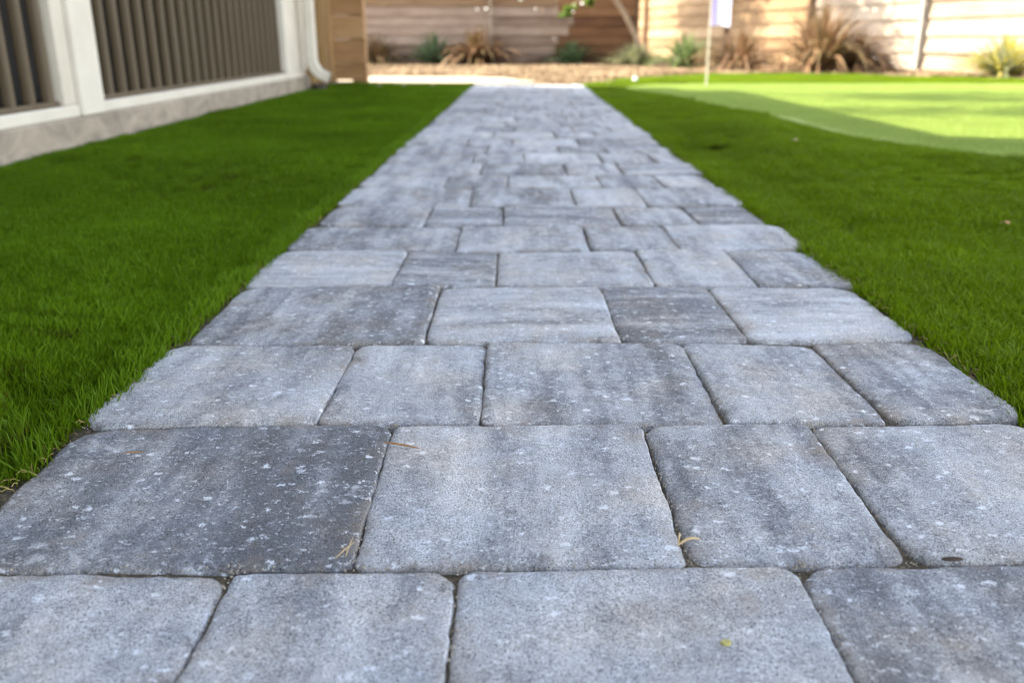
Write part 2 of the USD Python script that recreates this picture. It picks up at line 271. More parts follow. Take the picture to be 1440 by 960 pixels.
def rounded(w, d, rad, n, amp, seed, outer=0):
    """Outline of a tumbled paver: a rectangle with unequal worn corners and ragged edges; (n, 2) points and inward normals."""
    rr = np.random.default_rng(seed)
    per = 2 * (w + d)
    out = []
    r4 = rad * rr.uniform(0.35, 1.9, 4)
    if outer: r4[[0, 3] if outer > 0 else [1, 2]] = rr.uniform(0.022, 0.042, 2)      # well worn outer corners along the path's edge
    cs = [(w / 2, d / 2), (-w / 2, d / 2), (-w / 2, -d / 2), (w / 2, -d / 2)]
    for k, (cx, cy) in enumerate(cs):
        r = r4[k]; a0 = k * np.pi / 2
        c = np.array([cx - math.copysign(r, cx), cy - math.copysign(r, cy)])
        m = max(3, n // 12)
        for a in np.linspace(a0, a0 + np.pi / 2, m):
            out.append(c + r * np.array([math.cos(a), math.sin(a)]))
        nx = cs[(k + 1) % 4]; r2 = r4[(k + 1) % 4]
        c2 = np.array([nx[0] - math.copysign(r2, nx[0]), nx[1] - math.copysign(r2, nx[1])])
        e = c2 + r2 * np.array([math.cos(a0 + np.pi / 2), math.sin(a0 + np.pi / 2)])
        s = out[-1]; m = max(2, int(round(n * np.linalg.norm(e - s) / per)))
        for t in np.linspace(0, 1, m + 2)[1:-1]:
            out.append(s + (e - s) * t)
    p = np.array(out)
    t = np.roll(p, -1, 0) - np.roll(p, 1, 0); t /= np.linalg.norm(t, axis=1, keepdims=True)
    nin = np.column_stack([-t[:, 1], t[:, 0]])
    q = np.column_stack([p, np.full(len(p), seed * 1.37)])
    off = amp * 1.6 * (fbm(q * 28, 2, seed) - 0.5) * 2 + amp * (fbm(q * 150, 3, seed + 9) - 0.5) * 2
    return p + nin * (np.abs(off) * 0.25 + off * 0.75)[:, None], nin

def paver(cx, cy, w, d, tone, seed, n, rad=0.011, tilt=0.0022, rz=0.0, outer=0):
    rr = np.random.default_rng(seed + 500)
    p, nin = rounded(w, d, rad, n, 0.0017, seed, outer)
    fine = n >= 90
    prof = [(0, -0.035), (0, -0.0052), (0.0007, -0.0032), (0.0018, -0.0018), (0.004, -0.0009), (0.0085, -0.0003), (0.016, 0.0)] if fine else [(0, -0.03), (0, -0.005), (0.003, -0.0015), (0.01, 0.0)]
    rings, edge = [], []
    for k, (e, z) in enumerate(prof):
        ee = (e * (0.6 + 0.8 * noise(np.column_stack([p * 30, np.full(len(p), seed)]), seed)))[:, None]
        q = p * (1 - 2 * ee / np.array([w, d]))
        rings.append(np.column_stack([q, np.full(len(q), z)])); edge.append(np.full(len(q), 1 - min(1, e / 0.02)))
    last = rings[-1]
    inner = (0.86, 0.7, 0.5, 0.28) if fine else (0.5,)
    for s in inner:
        rings.append(last * [s, s, 1]); edge.append(np.full(len(last), 0.0))
    v = np.vstack(rings + [[[0, 0, 0.0]]]); edge = np.concatenate(edge + [[0.0]])
    m, f = len(p), []
    for k in range(len(rings) - 1):
        i = np.arange(m); j = (i + 1) % m
        f.append(np.column_stack([k * m + i, k * m + j, (k + 1) * m + j])); f.append(np.column_stack([k * m + i, (k + 1) * m + j, (k + 1) * m + i]))
    k = len(rings) - 1; i = np.arange(m); f.append(np.column_stack([k * m + i, k * m + (i + 1) % m, np.full(m, len(v) - 1)]))
    f = np.vstack(f)
    w3 = np.column_stack([v[:, :2], np.full(len(v), seed * 3.1)])
    up = v[:, 2] > -0.02
    v[up, 2] += (0.0022 * (fbm(w3 * 9, 3, seed) - 0.5) + (0.0018 * (fbm(w3 * 70, 3, seed + 3) - 0.5) * np.minimum(1, 0.3 + edge)) )[up] if fine else (0.002 * (fbm(w3 * 9, 2, seed) - 0.5))[up]
    a, b = rr.uniform(-tilt, tilt, 2)
    v[:, 2] += a * v[:, 0] / (w / 2) + b * v[:, 1] / (d / 2) + rr.uniform(-0.0012, 0.0012)
    c, s = math.cos(rz), math.sin(rz)
    v[:, :2] = v[:, :2] @ np.array([[c, s], [-s, c]])
    v[:, :2] += [cx, cy]
    tint = np.column_stack([np.full(len(v), tone), edge, np.full(len(v), rr.uniform())])
    return trimesh.Trimesh(v, f, process=False), tint

ROW = 0.2287
ROWS = [0.518, 0.749, 0.983, 1.232, 1.462, 1.672, 1.885, 2.133, 2.347]      # far edge of each row from the nearest whole one on
def row_end(k):
    return ROWS[0] + k * ROW if k < 0 else ROWS[k] if k < len(ROWS) else ROWS[-1] + (k - len(ROWS) + 1) * ROW
tones = {0: [0.62, 0.58, 0.55, 0.36], 1: [0.16, 0.6, 0.5, 0.52], 2: [0.55, 0.5, 0.48, 0.52, 0.38], 3: [0.3, 0.63, 0.28, 0.66], 4: [0.68, 0.34, 0.5, 0.62, 0.36], 5: [0.34, 0.6, 0.42, 0.6], 6: [0.36, 0.34, 0.36, 0.56, 0.26]}
k = -3
while True:
    y0 = row_end(k - 1)                       # near edge of the row
    if y0 > PATH_END - 0.06: break
    y1 = min(row_end(k), PATH_END)
    even = k % 2 == 0
    joints = [-0.193, -0.0415, 0.187, 0.337] if even else [-0.118, 0.111, 0.263]
    if k == 0: joints = [-0.194, -0.0435, 0.184]
    if k > 7 and k % 5 == 0: joints = [j + 0.04 for j in joints]
    le = EDGE_L + R.uniform(-0.012, 0.008); re = EDGE_R + R.uniform(-0.008, 0.012)
    xs = [le] + joints + [re]
    for i in range(len(xs) - 1):
        g = 0.0007 + R.uniform(-0.0008, 0.0010)
        xa, xb = xs[i] + g / 2 + R.uniform(-0.001, 0.001), xs[i + 1] - g / 2 + R.uniform(-0.001, 0.001)
        ya, yb = y0 + g / 2, y1 - g / 2
        tone = tones[k][i] if k in tones and i < len(tones[k]) else float(np.clip(R.normal(0.46, 0.11), 0.2, 0.7))
        n = 260 if k <= 2 else 150 if k <= 5 else 96 if k <= 8 else 36
        xc, yc = (xa + xb) / 2, (ya + yb) / 2
        me, tint = paver(xc, yc + 0.012 * xc, xb - xa, yb - ya, tone, (k + 5) * 11 + i, n, rad=0.0115 if k < 10 else 0.009, rz=0.012, outer=-1 if i == 0 else 1 if i == len(xs) - 2 else 0)
        obj('paver', me, 'paver_look', pathp, smooth=True, attr=tint)
    k += 1

def grit():
    """Sand grains and crumbs in and beside the near joints."""
    rr = np.random.default_rng(91); c = []
    for k in range(-1, 5):
        y1 = row_end(k)
        js = [-0.193, -0.0415, 0.187, 0.337] if k % 2 == 0 else [-0.118, 0.111, 0.263]
        n = 420 if k < 2 else 240
        x = rr.uniform(EDGE_L, EDGE_R, n); c.append(np.column_stack([x, y1 + 0.012 * x + rr.normal(0, 0.0014, n)]))
        for j in js:
            m = n // 4; y = rr.uniform(y1 - ROW, y1, m); c.append(np.column_stack([j + rr.normal(0, 0.0014, m) - 0.012 * (y - y1 + ROW / 2), y]))
            m = n // 8; c.append(np.column_stack([j + rr.normal(0, 0.004, m), y1 + 0.012 * j + rr.normal(0, 0.0035, m)]))
    n = 320; c.append(np.column_stack([rr.uniform(EDGE_L, EDGE_R, n), rr.uniform(0.28, 1.3, n)]))
    c = np.vstack(c); n = len(c)
    ico = trimesh.creation.icosahedron(); s = 0.00028 + 0.0006 * rr.uniform(0, 1, n) ** 2.5; s[-320:] *= 0.75
    v = (np.array(ico.vertices)[None] * rr.uniform(0.6, 1.3, (n, 12, 1))) * s[:, None, None] + np.column_stack([c, np.where(np.arange(n) < n - 320, rr.uniform(-0.0045, 0.0002, n), 0.0004)])[:, None, :]
    f = np.array(ico.faces)[None] + (np.arange(n) * 12)[:, None, None]
    return v.reshape(-1, 3), f.reshape(-1, 3)
leaf_look('grit_look', (0.07, 0.06, 0.042), (0.34, 0.31, 0.26), translucent=0.02, rough=0.8)
obj('joint_grit', grit(), 'grit_look', pathp, kind='stuff')

# ------------------------------------------------------------------ turf
def blades(n, radius, hmin, hmax, width, lean, curl, seed, square=None, grain=(0, 0)):
    """One patch of turf: n blades of three segments each; tint.r runs from root to tip."""
    rr = np.random.default_rng(seed)
    if square is None:
        r = radius * np.sqrt(rr.uniform(0, 1, n)); a = rr.uniform(0, 2 * np.pi, n)
        base = np.column_stack([r * np.cos(a), r * np.sin(a)])
    else:
        base = np.column_stack([rr.uniform(*square[0], n), rr.uniform(*square[1], n)])
    h = rr.uniform(hmin, hmax, n); az = rr.uniform(0, 2 * np.pi, n); ln = np.abs(rr.normal(lean, lean * 0.5, n)); w = width * rr.uniform(0.7, 1.3, n)
    d = np.column_stack([np.cos(az), np.sin(az)]) * ln[:, None] + np.array(grain)
    face = rr.uniform(0, np.pi, n); side = np.column_stack([np.cos(face), np.sin(face), np.zeros(n)])
    cd = np.column_stack([np.cos(az + 1.3), np.sin(az + 1.3)]) * (curl * rr.normal(0, 1, n))[:, None]
    V, T = [], []
    for t, ww in ((0, 0.8), (0.36, 1.0), (0.72, 0.75)):
        c = np.column_stack([base + (d * t ** 1.5 + cd * math.sin(t * 3.1)) * h[:, None], h * t * (1 - 0.12 * t)])
        V += [c - side * (w * ww / 2)[:, None], c + side * (w * ww / 2)[:, None]]; T += [t, t]
    V.append(np.column_stack([base + (d + cd * 0.2) * h[:, None], h * 0.88])); T.append(1.0)
    V = np.stack(V, 1); m = V.shape[1]
    f0 = np.array([(0, 1, 3), (0, 3, 2), (2, 3, 5), (2, 5, 4), (4, 5, 6)])
    F = (f0[None] + (np.arange(n) * m)[:, None, None]).reshape(-1, 3)
    t = np.tile(np.clip(np.array(T) * 2.4, 0, 1), n)
    return V.reshape(-1, 3), F, np.column_stack([t, t, t])

def instancer(name, protos, matname, pos, idx, ang, scale, nod=0.0):
    p = path_of(name)
    pi = UsdGeom.PointInstancer.Define(stage, p)
    rel = pi.CreatePrototypesRel()
    for i, (v, f, t) in enumerate(protos):
        q = f'{p}/tuft_{i:03d}' if i else f'{p}/tuft'
        m = usdkit.mesh(stage, q, (v, f), L + matname)
        if t is not None:
            UsdGeom.PrimvarsAPI(m).CreatePrimvar('tint', Sdf.ValueTypeNames.Color3fArray, 'vertex').Set(Vt.Vec3fArray.FromNumpy(np.asarray(t, np.float32)))
        rel.AddTarget(q)
    pi.CreatePositionsAttr(Vt.Vec3fArray.FromNumpy(np.asarray(pos, np.float32)))
    pi.CreateProtoIndicesAttr(Vt.IntArray.FromNumpy(np.asarray(idx, np.int32)))
    q = []
    for a, (x, y) in zip(ang, np.asarray(pos)[:, :2]):
        r = Gf.Rotation(Gf.Vec3d(0, 0, 1), math.degrees(a))
        if nod:                                              # the pile lies this way and that in slow waves
            w3 = np.array([[x * 2.3, y * 2.3, 3.0]]); t, d = noise(w3, 11)[0], noise(w3 * 0.8 + 9, 12)[0]
            r = r * Gf.Rotation(Gf.Vec3d(math.cos(d * 12), math.sin(d * 12), 0), nod * t)
        q.append(Gf.Quath(r.GetQuat()))
    pi.CreateOrientationsAttr(Vt.QuathArray(q))
    pi.CreateScalesAttr(Vt.Vec3fArray.FromNumpy(np.asarray(scale, np.float32)))
    return pi

import shapely
def scatter(poly, step, seed):
    rr = np.random.default_rng(seed)
    x0, y0, x1, y1 = poly.bounds
    g = np.stack(np.meshgrid(np.arange(x0, x1, step), np.arange(y0, y1, step)), -1).reshape(-1, 2)
    g = g + rr.uniform(-step * 0.35, step * 0.35, g.shape)
    return g[shapely.contains_xy(poly, g[:, 0], g[:, 1])]

TURF_Z = -0.012
green_edge = [ground(*p, z=0.017) for p in ((876, 121), (925, 128), (1000, 142), (1100, 162), (1200, 185), (1300, 200), (1440, 218))]
green_edge = green_edge + [(1.75, 2.45), (2.1, 2.1), (3.2, 1.6), (6, 1.4)]
left_lawn = sg.Polygon([(EDGE_L, -0.5), (EDGE_L, PATH_END), (-1.55, 7.32), (-1.54, 6.6), (-1.40, -0.5)])
right_lawn = sg.Polygon([(EDGE_R, -0.5), (EDGE_R, PATH_END + 0.05)] + [(0.62, 8.2), (1.4, 9.05), (2.0, 9.7), (3.4, 9.35), (4.5, 8.05), (6, 7.75)] + [(6, 7.40), (4.6, 7.46), (2.5, 7.56), (1.4, 7.52), (0.95, 7.35)] + green_edge + [(6, -0.5)])
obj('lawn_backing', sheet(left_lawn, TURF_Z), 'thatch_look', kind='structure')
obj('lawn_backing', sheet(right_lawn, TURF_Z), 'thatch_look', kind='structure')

def lawn(name, poly, edge_x, look, hts, lean, curl, seed, label, grain, edge_h, other):
    pr = [blades(1500, 0.088, *hts, 0.0016, lean, curl, seed + i, grain=grain) for i in range(6)]
    far = scatter(poly.buffer(-0.085), 0.083, seed)
    pos = [far]; idx = [np.random.default_rng(seed).integers(0, 6, len(far))]
    # a line of narrow patches along every edge keeps the turf inside its outline
    small = [blades(130, 0.024, *hts, 0.0016, lean, curl, seed + 20 + i, grain=grain) for i in range(4)]
    ring = poly.buffer(-0.018).difference(poly.buffer(-0.11))
    sm = scatter(ring, 0.025, seed + 1)
    pos.append(sm); idx.append(6 + np.random.default_rng(seed + 2).integers(0, 4, len(sm)))
    # longer, splayed blades and dry thatch along the pavers
    s = 1 if edge_x > 0 else -1
    rr = np.random.default_rng(seed + 3)
    fr = [blades(20, 0.012, edge_h[0], edge_h[1], 0.0018, 0.30, 0.12, seed + 40 + i) for i in range(5)]
    ey = np.arange(0.2, PATH_END, 0.006); wv = 0.012 * (fbm(np.column_stack([ey * 7, ey * 0, ey * 0 + seed]), 3, seed) - 0.5)
    ep = np.column_stack([edge_x + s * (rr.uniform(0.001, 0.022, len(ey)) + wv), ey]); ep = ep[noise(np.column_stack([ey * 16, ey * 0, ey * 0 + seed]), seed) > 0.2]; ey = ep[:, 1]
    pos.append(ep); idx.append(10 + rr.integers(0, 5, len(ep)))
    pos = np.vstack(pos); idx = np.concatenate(idx)
    ang = rr.uniform(0, 2 * np.pi, len(pos)) if grain == (0, 0) else rr.normal(0, 0.35, len(pos))
    sc = rr.uniform(0.88, 1.12, len(pos)); sc = np.column_stack([sc, sc, sc * rr.uniform(0.9, 1.1, len(pos))])
    pi = instancer(name, pr + small + fr, look, np.column_stack([pos, np.full(len(pos), TURF_Z)]), idx, ang, sc, nod=15.0)
    tag(pi, label, 'grass', kind='stuff')
lawn('turf_grass', left_lawn, EDGE_L, 'left_blade_look', (0.019, 0.027), 0.34, 0.10, 100, 'dark green artificial turf between the paver path and the house', (0.10, -0.12), (0.024, 0.036), None)
lawn('turf_grass', right_lawn, EDGE_R, 'right_blade_look', (0.018, 0.024), 0.5, 0.22, 300, 'deep green artificial turf between the paver path and the putting green', (0, 0), (0.018, 0.028), None)
# dry thatch fibres along both sides of the path
def thatch():
    rr = np.random.default_rng(61); parts = []
    for s, ex in ((-1, EDGE_L), (1, EDGE_R)):
        for y in np.arange(0.25, 3.2, 0.004):
            c = np.array([ex + s * rr.uniform(-0.004, 0.016), y, rr.uniform(-0.008, 0.004)])
            a = rr.uniform(0, np.pi); l = rr.uniform(0.004, 0.013)
            d = np.array([math.cos(a), math.sin(a), rr.normal(0, 0.35)]) * l
            parts.append(tube([c - d / 2, c + [0, 0, 0.002], c + d / 2], 0.00045, 3, cap=False))
    return trimesh.util.concatenate(parts)
obj('dry_thatch', thatch(), 'thatch_fibre_look', label='dry olive tan thatch in the seam between turf and pavers', cat='thatch', kind='stuff')

green = sg.Polygon([(6, 7.40), (4.6, 7.46), (2.5, 7.56), (1.4, 7.52), (0.95, 7.35)] + green_edge)
obj('putting_green', sheet(green, TURF_Z + 0.012, 0.12, 0.006, 1.2, 8), 'putting_green_look', smooth=True, kind='structure')
def nap():
    pr = [blades(700, 0.11, 0.004, 0.007, 0.003, 0.6, 0.2, 700 + i) for i in range(4)]
    q = scatter(green.buffer(-0.08).intersection(sg.box(0, 2.2, 4.2, 8)), 0.1, 71); rr = np.random.default_rng(72)
    blade_look('green_nap_look', [(0.0, (0.25, 0.34, 0.085)), (1.0, (0.37, 0.47, 0.14))], (0.25, 0.34, 0.085), 0.06)
    pi = instancer('green_nap', pr, 'green_nap_look', np.column_stack([q, np.full(len(q), TURF_Z + 0.011)]), rr.integers(0, 4, len(q)), rr.uniform(0, 6.28, len(q)), np.ones((len(q), 3)))
    tag(pi, 'short pale green nap of the putting green', 'grass', kind='stuff')
nap()

# mulch chips and straw
def chips():
    rr = np.random.default_rng(80); pr = []
    for i in range(4):
        v, f = [], []
        for j in range(60):
            l, w, t = rr.uniform(0.02, 0.07), rr.uniform(0.006, 0.018), rr.uniform(0.003, 0.008)
            b = trimesh.creation.box([l, w, t]); b.apply_transform(trimesh.transformations.euler_matrix(rr.normal(0, 0.3), rr.normal(0, 0.3), rr.uniform(0, 6.28)))
            r, a = 0.2 * math.sqrt(rr.uniform()), rr.uniform(0, 6.28); b.apply_translation([r * math.cos(a), r * math.sin(a), rr.uniform(0, 0.014)])
            f.append(np.array(b.faces) + sum(map(len, v))); v.append(np.array(b.vertices))
        pr.append((np.vstack(v), np.vstack(f), None))
    area = bed.intersection(sg.box(-4, 7.4, 7, 20)).difference(sg.Polygon(slab).buffer(0.05))
    q = scatter(area, 0.24, 81)
    leaf_look('chip_look', (0.11, 0.068, 0.036), (0.36, 0.275, 0.17), translucent=0.05, rough=0.8)
    pi = instancer('mulch_chips', pr, 'chip_look', np.column_stack([q, np.full(len(q), 0.004)]), rr.integers(0, 4, len(q)), rr.uniform(0, 6.28, len(q)), np.ones((len(q), 3)))
    tag(pi, 'tan wood chip mulch covering the bed below the fences', 'mulch', kind='stuff')
chips()

# ------------------------------------------------------------------ house on the left
HR = 0.95
house = thing('house', (-1.46, 2.5, 0), HR, label='house side wall with white framed panels of taupe vertical slats on a concrete footing', cat='house')
Y = lambda d: d - 2.5                                   # along the wall, from the photograph's distances
obj('foundation', cbox(-0.35, 0.0, Y(-3), Y(6.62), -0.05, 0.093, 0.008), 'foundation_look', house)
def sill(y0, y1):
    obj('sill', cbox(-0.09, -0.006, Y(y0), Y(y1), 0.0935, 0.131, 0.004), 'white_paint_look', house)
sill(-3, 3.045); sill(3.225, 6.52)
obj('corner_post', cbox(-0.06, 0.004, Y(3.05), Y(3.22), 0.094, 2.3, 0.004), 'white_paint_look', house)
obj('frame_stile', cbox(-0.075, -0.014, Y(2.965), Y(3.047), 0.1315, 2.2, 0.004), 'cream_paint_look', house)
obj('frame_stile', cbox(-0.075, -0.010, Y(6.0), Y(6.10), 0.1315, 2.2, 0.004), 'white_paint_look', house)
obj('wall', cbox(-0.075, -0.020, Y(6.102), Y(6.62), 0.1315, 2.3, 0.003), 'white_paint_look', house)
for y0, y1 in ((-3, 2.963), (3.223, 5.998)):
    obj('bottom_track', cbox(-0.085, -0.028, Y(y0), Y(y1), 0.1315, 0.147, 0.003), 'slat_look', house)
    obj('top_rail', cbox(-0.075, -0.014, Y(y0), Y(y1), 2.2, 2.3, 0.003), 'white_paint_look', house)
def slat(y, w, d):
    sec = sg.box(-d, -w / 2, 0, w / 2).buffer(-0.0135).buffer(0.0135, quad_segs=5)
    b = trimesh.creation.extrude_polygon(sec, 2.0515, engine='earcut')
    b.apply_translation([-0.030, Y(y), 0.1475])
    obj('slat', b, 'slat_look', house, smooth=35)
y = 2.925
while y > 0.6:
    slat(y, 0.030 + R.uniform(-0.002, 0.003), 0.036); y -= 0.113 + R.uniform(-0.006, 0.006)
y = 3.262
while y < 5.98:
    slat(y, 0.032, 0.036); y += 0.121 + R.uniform(-0.004, 0.004)
# dark room behind the slats, walls and roof
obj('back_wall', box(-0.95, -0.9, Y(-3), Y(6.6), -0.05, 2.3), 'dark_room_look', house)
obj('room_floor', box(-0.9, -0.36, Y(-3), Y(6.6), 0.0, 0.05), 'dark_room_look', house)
obj('end_wall', box(-5, -0.095, Y(6.622), Y(7.73), -0.05, 2.3), 'wall_paint_look', house)
obj('ceiling', box(-5, -0.09, Y(-3), Y(7.73), 2.302, 2.36), 'wall_paint_look', house)
obj('header', cbox(-0.08, -0.002, Y(-3), Y(7.72), 2.302, 2.46, 0.004), 'white_paint_look', house)
rf = trimesh.creation.extrude_polygon(sg.Polygon([(0.36, 2.40), (0.36, 2.47), (-5, 3.95), (-5, 3.88)]), 4.87 + 0.0, engine='earcut')
rf.apply_transform(np.array([[1, 0, 0, 0], [0, 0, 1, 0], [0, 1, 0, 0], [0, 0, 0, 1.0]])); rf.invert()
rf.apply_translation([0, Y(7.33) - 4.87, 0])
obj('roof', rf, 'roof_look', house)
up = box(-5, -0.004, Y(-5), Y(4.37), 2.462, 5.0)
obj('upper_storey', up, 'wall_paint_look', house)
# wooden end of the wall: upright boards, then planks facing the camera
for y0, y1, x in ((6.72, 6.84, 0.004), (6.845, 6.96, -0.004), (6.975, 7.04, 0.012), (7.06, 7.17, 0.004), (7.175, 7.42, -0.006), (7.425, 7.70, -0.004)):
    obj('upright_board', cbox(-0.03, x, Y(y0), Y(y1), 0.012, 2.29, 0.004), 'post_wood_look', house)
obj('stud', cbox(-0.09, -0.032, Y(6.71), Y(7.17), -0.02, 2.3, 0.004), 'post_wood_look', house)

screen = thing('wood_screen', (-1.40, 7.22, 0), 0, label='short screen of stacked tan planks at the end of the house wall', cat='screen')
zb = [(0.03, 0.155), (0.162, 0.335), (0.343, 0.51), (0.517, 0.70), (0.707, 0.89), (0.897, 1.08), (1.087, 1.27), (1.277, 1.46), (1.467, 1.65), (1.657, 1.84), (1.847, 2.03), (2.037, 2.25)]
for i, (a, b) in enumerate(zb):
    e = R.uniform(-0.004, 0.004)
    obj('plank', cbox(-0.072 + e, 0.178 + e, -0.012 + R.uniform(-0.003, 0.003), 0.016, a + (0.012 if i == 0 else 0), b, 0.004), 'cedar_look', screen)
obj('post', cbox(0.06, 0.172, 0.018, 0.10, -0.05, 2.24, 0.005), 'cedar_look', screen)

spout = thing('downspout', (-1.515, 6.42, 0), 0, label='white rain downspout with a kicked out elbow at the corner of the house', cat='downspout')
def rect_tube(pts, w, d):
    """A gutter pipe of rounded rectangular section swept along pts (in the x-z plane and y)."""
    sec = np.array(sg.box(-w / 2, -d / 2, w / 2, d / 2).buffer(-0.012).buffer(0.012, quad_segs=3).exterior.coords)[:-1]
    pts = np.asarray(pts, float); t = np.gradient(pts, axis=0); t /= np.linalg.norm(t, axis=1, keepdims=True)
    ax = np.array([0, 1.0, 0]); v, f, m = [], [], len(sec)
    for k in range(len(pts)):
        x = np.cross(ax, t[k]); x /= np.linalg.norm(x); yv = np.cross(t[k], x)
        v.append(pts[k] + sec[:, :1] * x + sec[:, 1:] * yv)
    n = len(pts)
    for k in range(n - 1):
        for i in range(m):
            j = (i + 1) % m; f += [(k * m + i, k * m + j, k * m + m + j), (k * m + i, k * m + m + j, k * m + m + i)]
    return np.vstack(v), np.array(f)
obj('pipe', rect_tube([(0.055, 0, 2.3), (0.055, 0, 1.5), (0.055, 0, 0.8), (0.055, 0, 0.215)], 0.065, 0.085), 'white_paint_look', spout, smooth=40)
a = np.linspace(0, 1.12, 9)
el = [(0.055 + 0.10 * (1 - math.cos(t)), 0, 0.213 - 0.115 * math.sin(t)) for t in a]
el += [(el[-1][0] + 0.055 * math.sin(1.12), 0, el[-1][2] - 0.055 * math.cos(1.12))]
obj('elbow', rect_tube(el, 0.067, 0.087), 'white_paint_look', spout, smooth=40)
obj('strap', cbox(0.018, 0.092, -0.047, 0.047, 0.62, 0.645, 0.002), 'white_paint_look', spout)
blk = thing('drain_cap', (-1.44, 6.50, 0), label='dark drain cap on the ground under the downspout elbow', cat='drain cap')
obj('grate', trimesh.creation.cylinder(0.05, 0.05, sections=20).apply_translation([0, 0, 0.02]), 'black_plastic_look', blk, smooth=30)
obj('rim', trimesh.creation.annulus(0.045, 0.058, 0.014, sections=20).apply_translation([0, 0, 0.034]), 'black_plastic_look', blk, smooth=30)

# ------------------------------------------------------------------ fences
def plank_with_holes(l, h, t, holes):
    p = sg.box(0, 0, l, h)
    for x, z, r in holes: p = p.difference(sg.Point(x, z).buffer(r, quad_segs=3))
    m = trimesh.creation.extrude_polygon(p, t, engine='earcut')
    m.apply_transform(np.array([[1, 0, 0, 0], [0, 0, 1, 0], [0, 1, 0, 0], [0, 0, 0, 1.0]])); m.invert()
    return m

BACK_Y = 13.15
back = thing('board_fence', (-4.5, BACK_Y, 0), label='shaded brown board fence behind the end of the path', cat='fence')
knots = [((u - 737) / FPX * 12.53 + 4.5, 0.333 + (57 - v) * 12.53 * CT / FPX, 0.6 * r) for u, v, r in
         ((672, 14, .018), (684, 13, .024), (753, 13, .018), (762, 14, .03), (732, 1, .02), (817, 6, .03), (805, 17, .026), (674, 42, .022), (764, 55, .016), (779, 55, .016), (779, 68, .016), (778, 82, .014))]
z, row = 0.02, 0
while z < 1.8:
    h = 0.128 + R.uniform(-0.006, 0.006)
    cuts = [0.0, 1.9 + R.uniform(-0.3, 0.3), 4.03, 4.95 + R.uniform(-0.03, 0.3), 6.06]
    for a, b in zip(cuts[:-1], cuts[1:]):
        hl = [(x - a - 0.003, kz - z, r) for x, kz, r in knots if a + 0.03 < x < b - 0.03 and z + 0.02 < kz < z + h - 0.02]
        hl = [(x, min(max(q, r + .018), h - r - .006), r) for x, q, r in hl]
        m = plank_with_holes(b - a - 0.0015, h + 0.012, 0.016, hl)
        m.apply_transform(trimesh.transformations.rotation_matrix(math.radians(-8), [1, 0, 0]))
        m.apply_translation([a + 0.003, R.uniform(-0.004, 0.004), z])
        look = 'red_wood_look' if a > 4.9 else 'brown_wood_look' if z > 0.66 else 'grey_wood_look'
        obj('plank', m, look, back)
    z += h; row += 1
for x, w in ((4.03, 0.034), (1.3, 0.05), (6.07, 0.05)):
    obj('post', cbox(x - w / 2, x + w / 2, -0.062, -0.02, -0.05, 1.85, 0.004), 'pale_wood_look' if x < 5 else 'dark_post_look', back)

# the fence along the right, running away from the camera to the left
P0 = np.array(ground(1292, 101)); DIR = np.array([-0.258, 0.966])
def along(u):
    """Where along the fence the photograph's column u falls."""
    t = (u - 737) / FPX
    return (t * (P0[1] * CT + 0.1) - P0[0]) / (DIR[0] - t * CT * DIR[1])
rf_ = thing('board_fence', (P0[0], P0[1], 0), math.degrees(math.atan2(DIR[1], DIR[0])), label='pale weathered board fence in the sun along the right side behind the dry flax', cat='fence')
z = 0.02
while z < 1.85:
    h = 0.178 + R.uniform(-0.004, 0.004)
    cuts = [-5.5, -2.7, 0.0, along(1137), along(1021), 8.0, 10.5]
    for a, b in zip(cuts[:-1], cuts[1:]):
        m = cbox(a + 0.004, b - 0.004, 0.0, 0.02, 0.0, h + 0.012, 0.003)
        m.apply_transform(trimesh.transformations.rotation_matrix(math.radians(9), [1, 0, 0]))
        m.apply_translation([0, R.uniform(-0.004, 0.004), z])
        obj('plank', m, 'pale_wood_look' if a < along(1137) - 0.5 else 'tan_wood_look', rf_)
    z += h
for x, w, look in ((-2.7, 0.026, 'steel_look'), (0.0, 0.026, 'steel_look'), (along(1137), 0.04, 'dark_post_look'), (along(1021), 0.03, 'dark_post_look'), (8.0, 0.035, 'dark_post_look')):
    obj('post', cbox(x - w, x + w, 0.026, 0.07, -0.05, 1.9, 0.005), look, rf_)

# ------------------------------------------------------------------ planting
def strap(l, w, az, lift, droop, rr, fold=0.3, n=7):
    """One strap leaf that leaves the base at the angle lift (from level) and bends down by droop."""
    t = np.linspace(0, 1, n); ang = lift - droop * t ** 1.4
    s = np.concatenate([[0], np.cumsum(np.cos((ang[1:] + ang[:-1]) / 2))]) * l / (n - 1); z = np.concatenate([[0], np.cumsum(np.sin((ang[1:] + ang[:-1]) / 2))]) * l / (n - 1)
    z = np.maximum(z, 0.004 + 0.01 * t)
    tw = rr.normal(0, 0.25) * t
    d = np.array([math.cos(az), math.sin(az), 0]); q = np.array([-math.sin(az), math.cos(az), 0]); up = np.array([0, 0, 1.0])
    ww = w * np.array([0.55 + 0.45 * min(1, k * 3) if k < 0.35 else max(0.04, 1 - ((k - 0.35) / 0.65) ** 1.8) for k in t])
    c = s[:, None] * d + z[:, None] * up
    sd = np.cos(tw)[:, None] * q + np.sin(tw)[:, None] * up
    mid = c - (ww * fold * 0.5)[:, None] * up
    v = np.stack([c - sd * ww[:, None] / 2, mid, c + sd * ww[:, None] / 2], 1).reshape(-1, 3)
    f = []
    for k in range(n - 1):
        a = k * 3
        for o in (0, 1): f += [(a + o, a + o + 1, a + o + 4), (a + o, a + o + 4, a + o + 3)]
    return v, np.array(f)

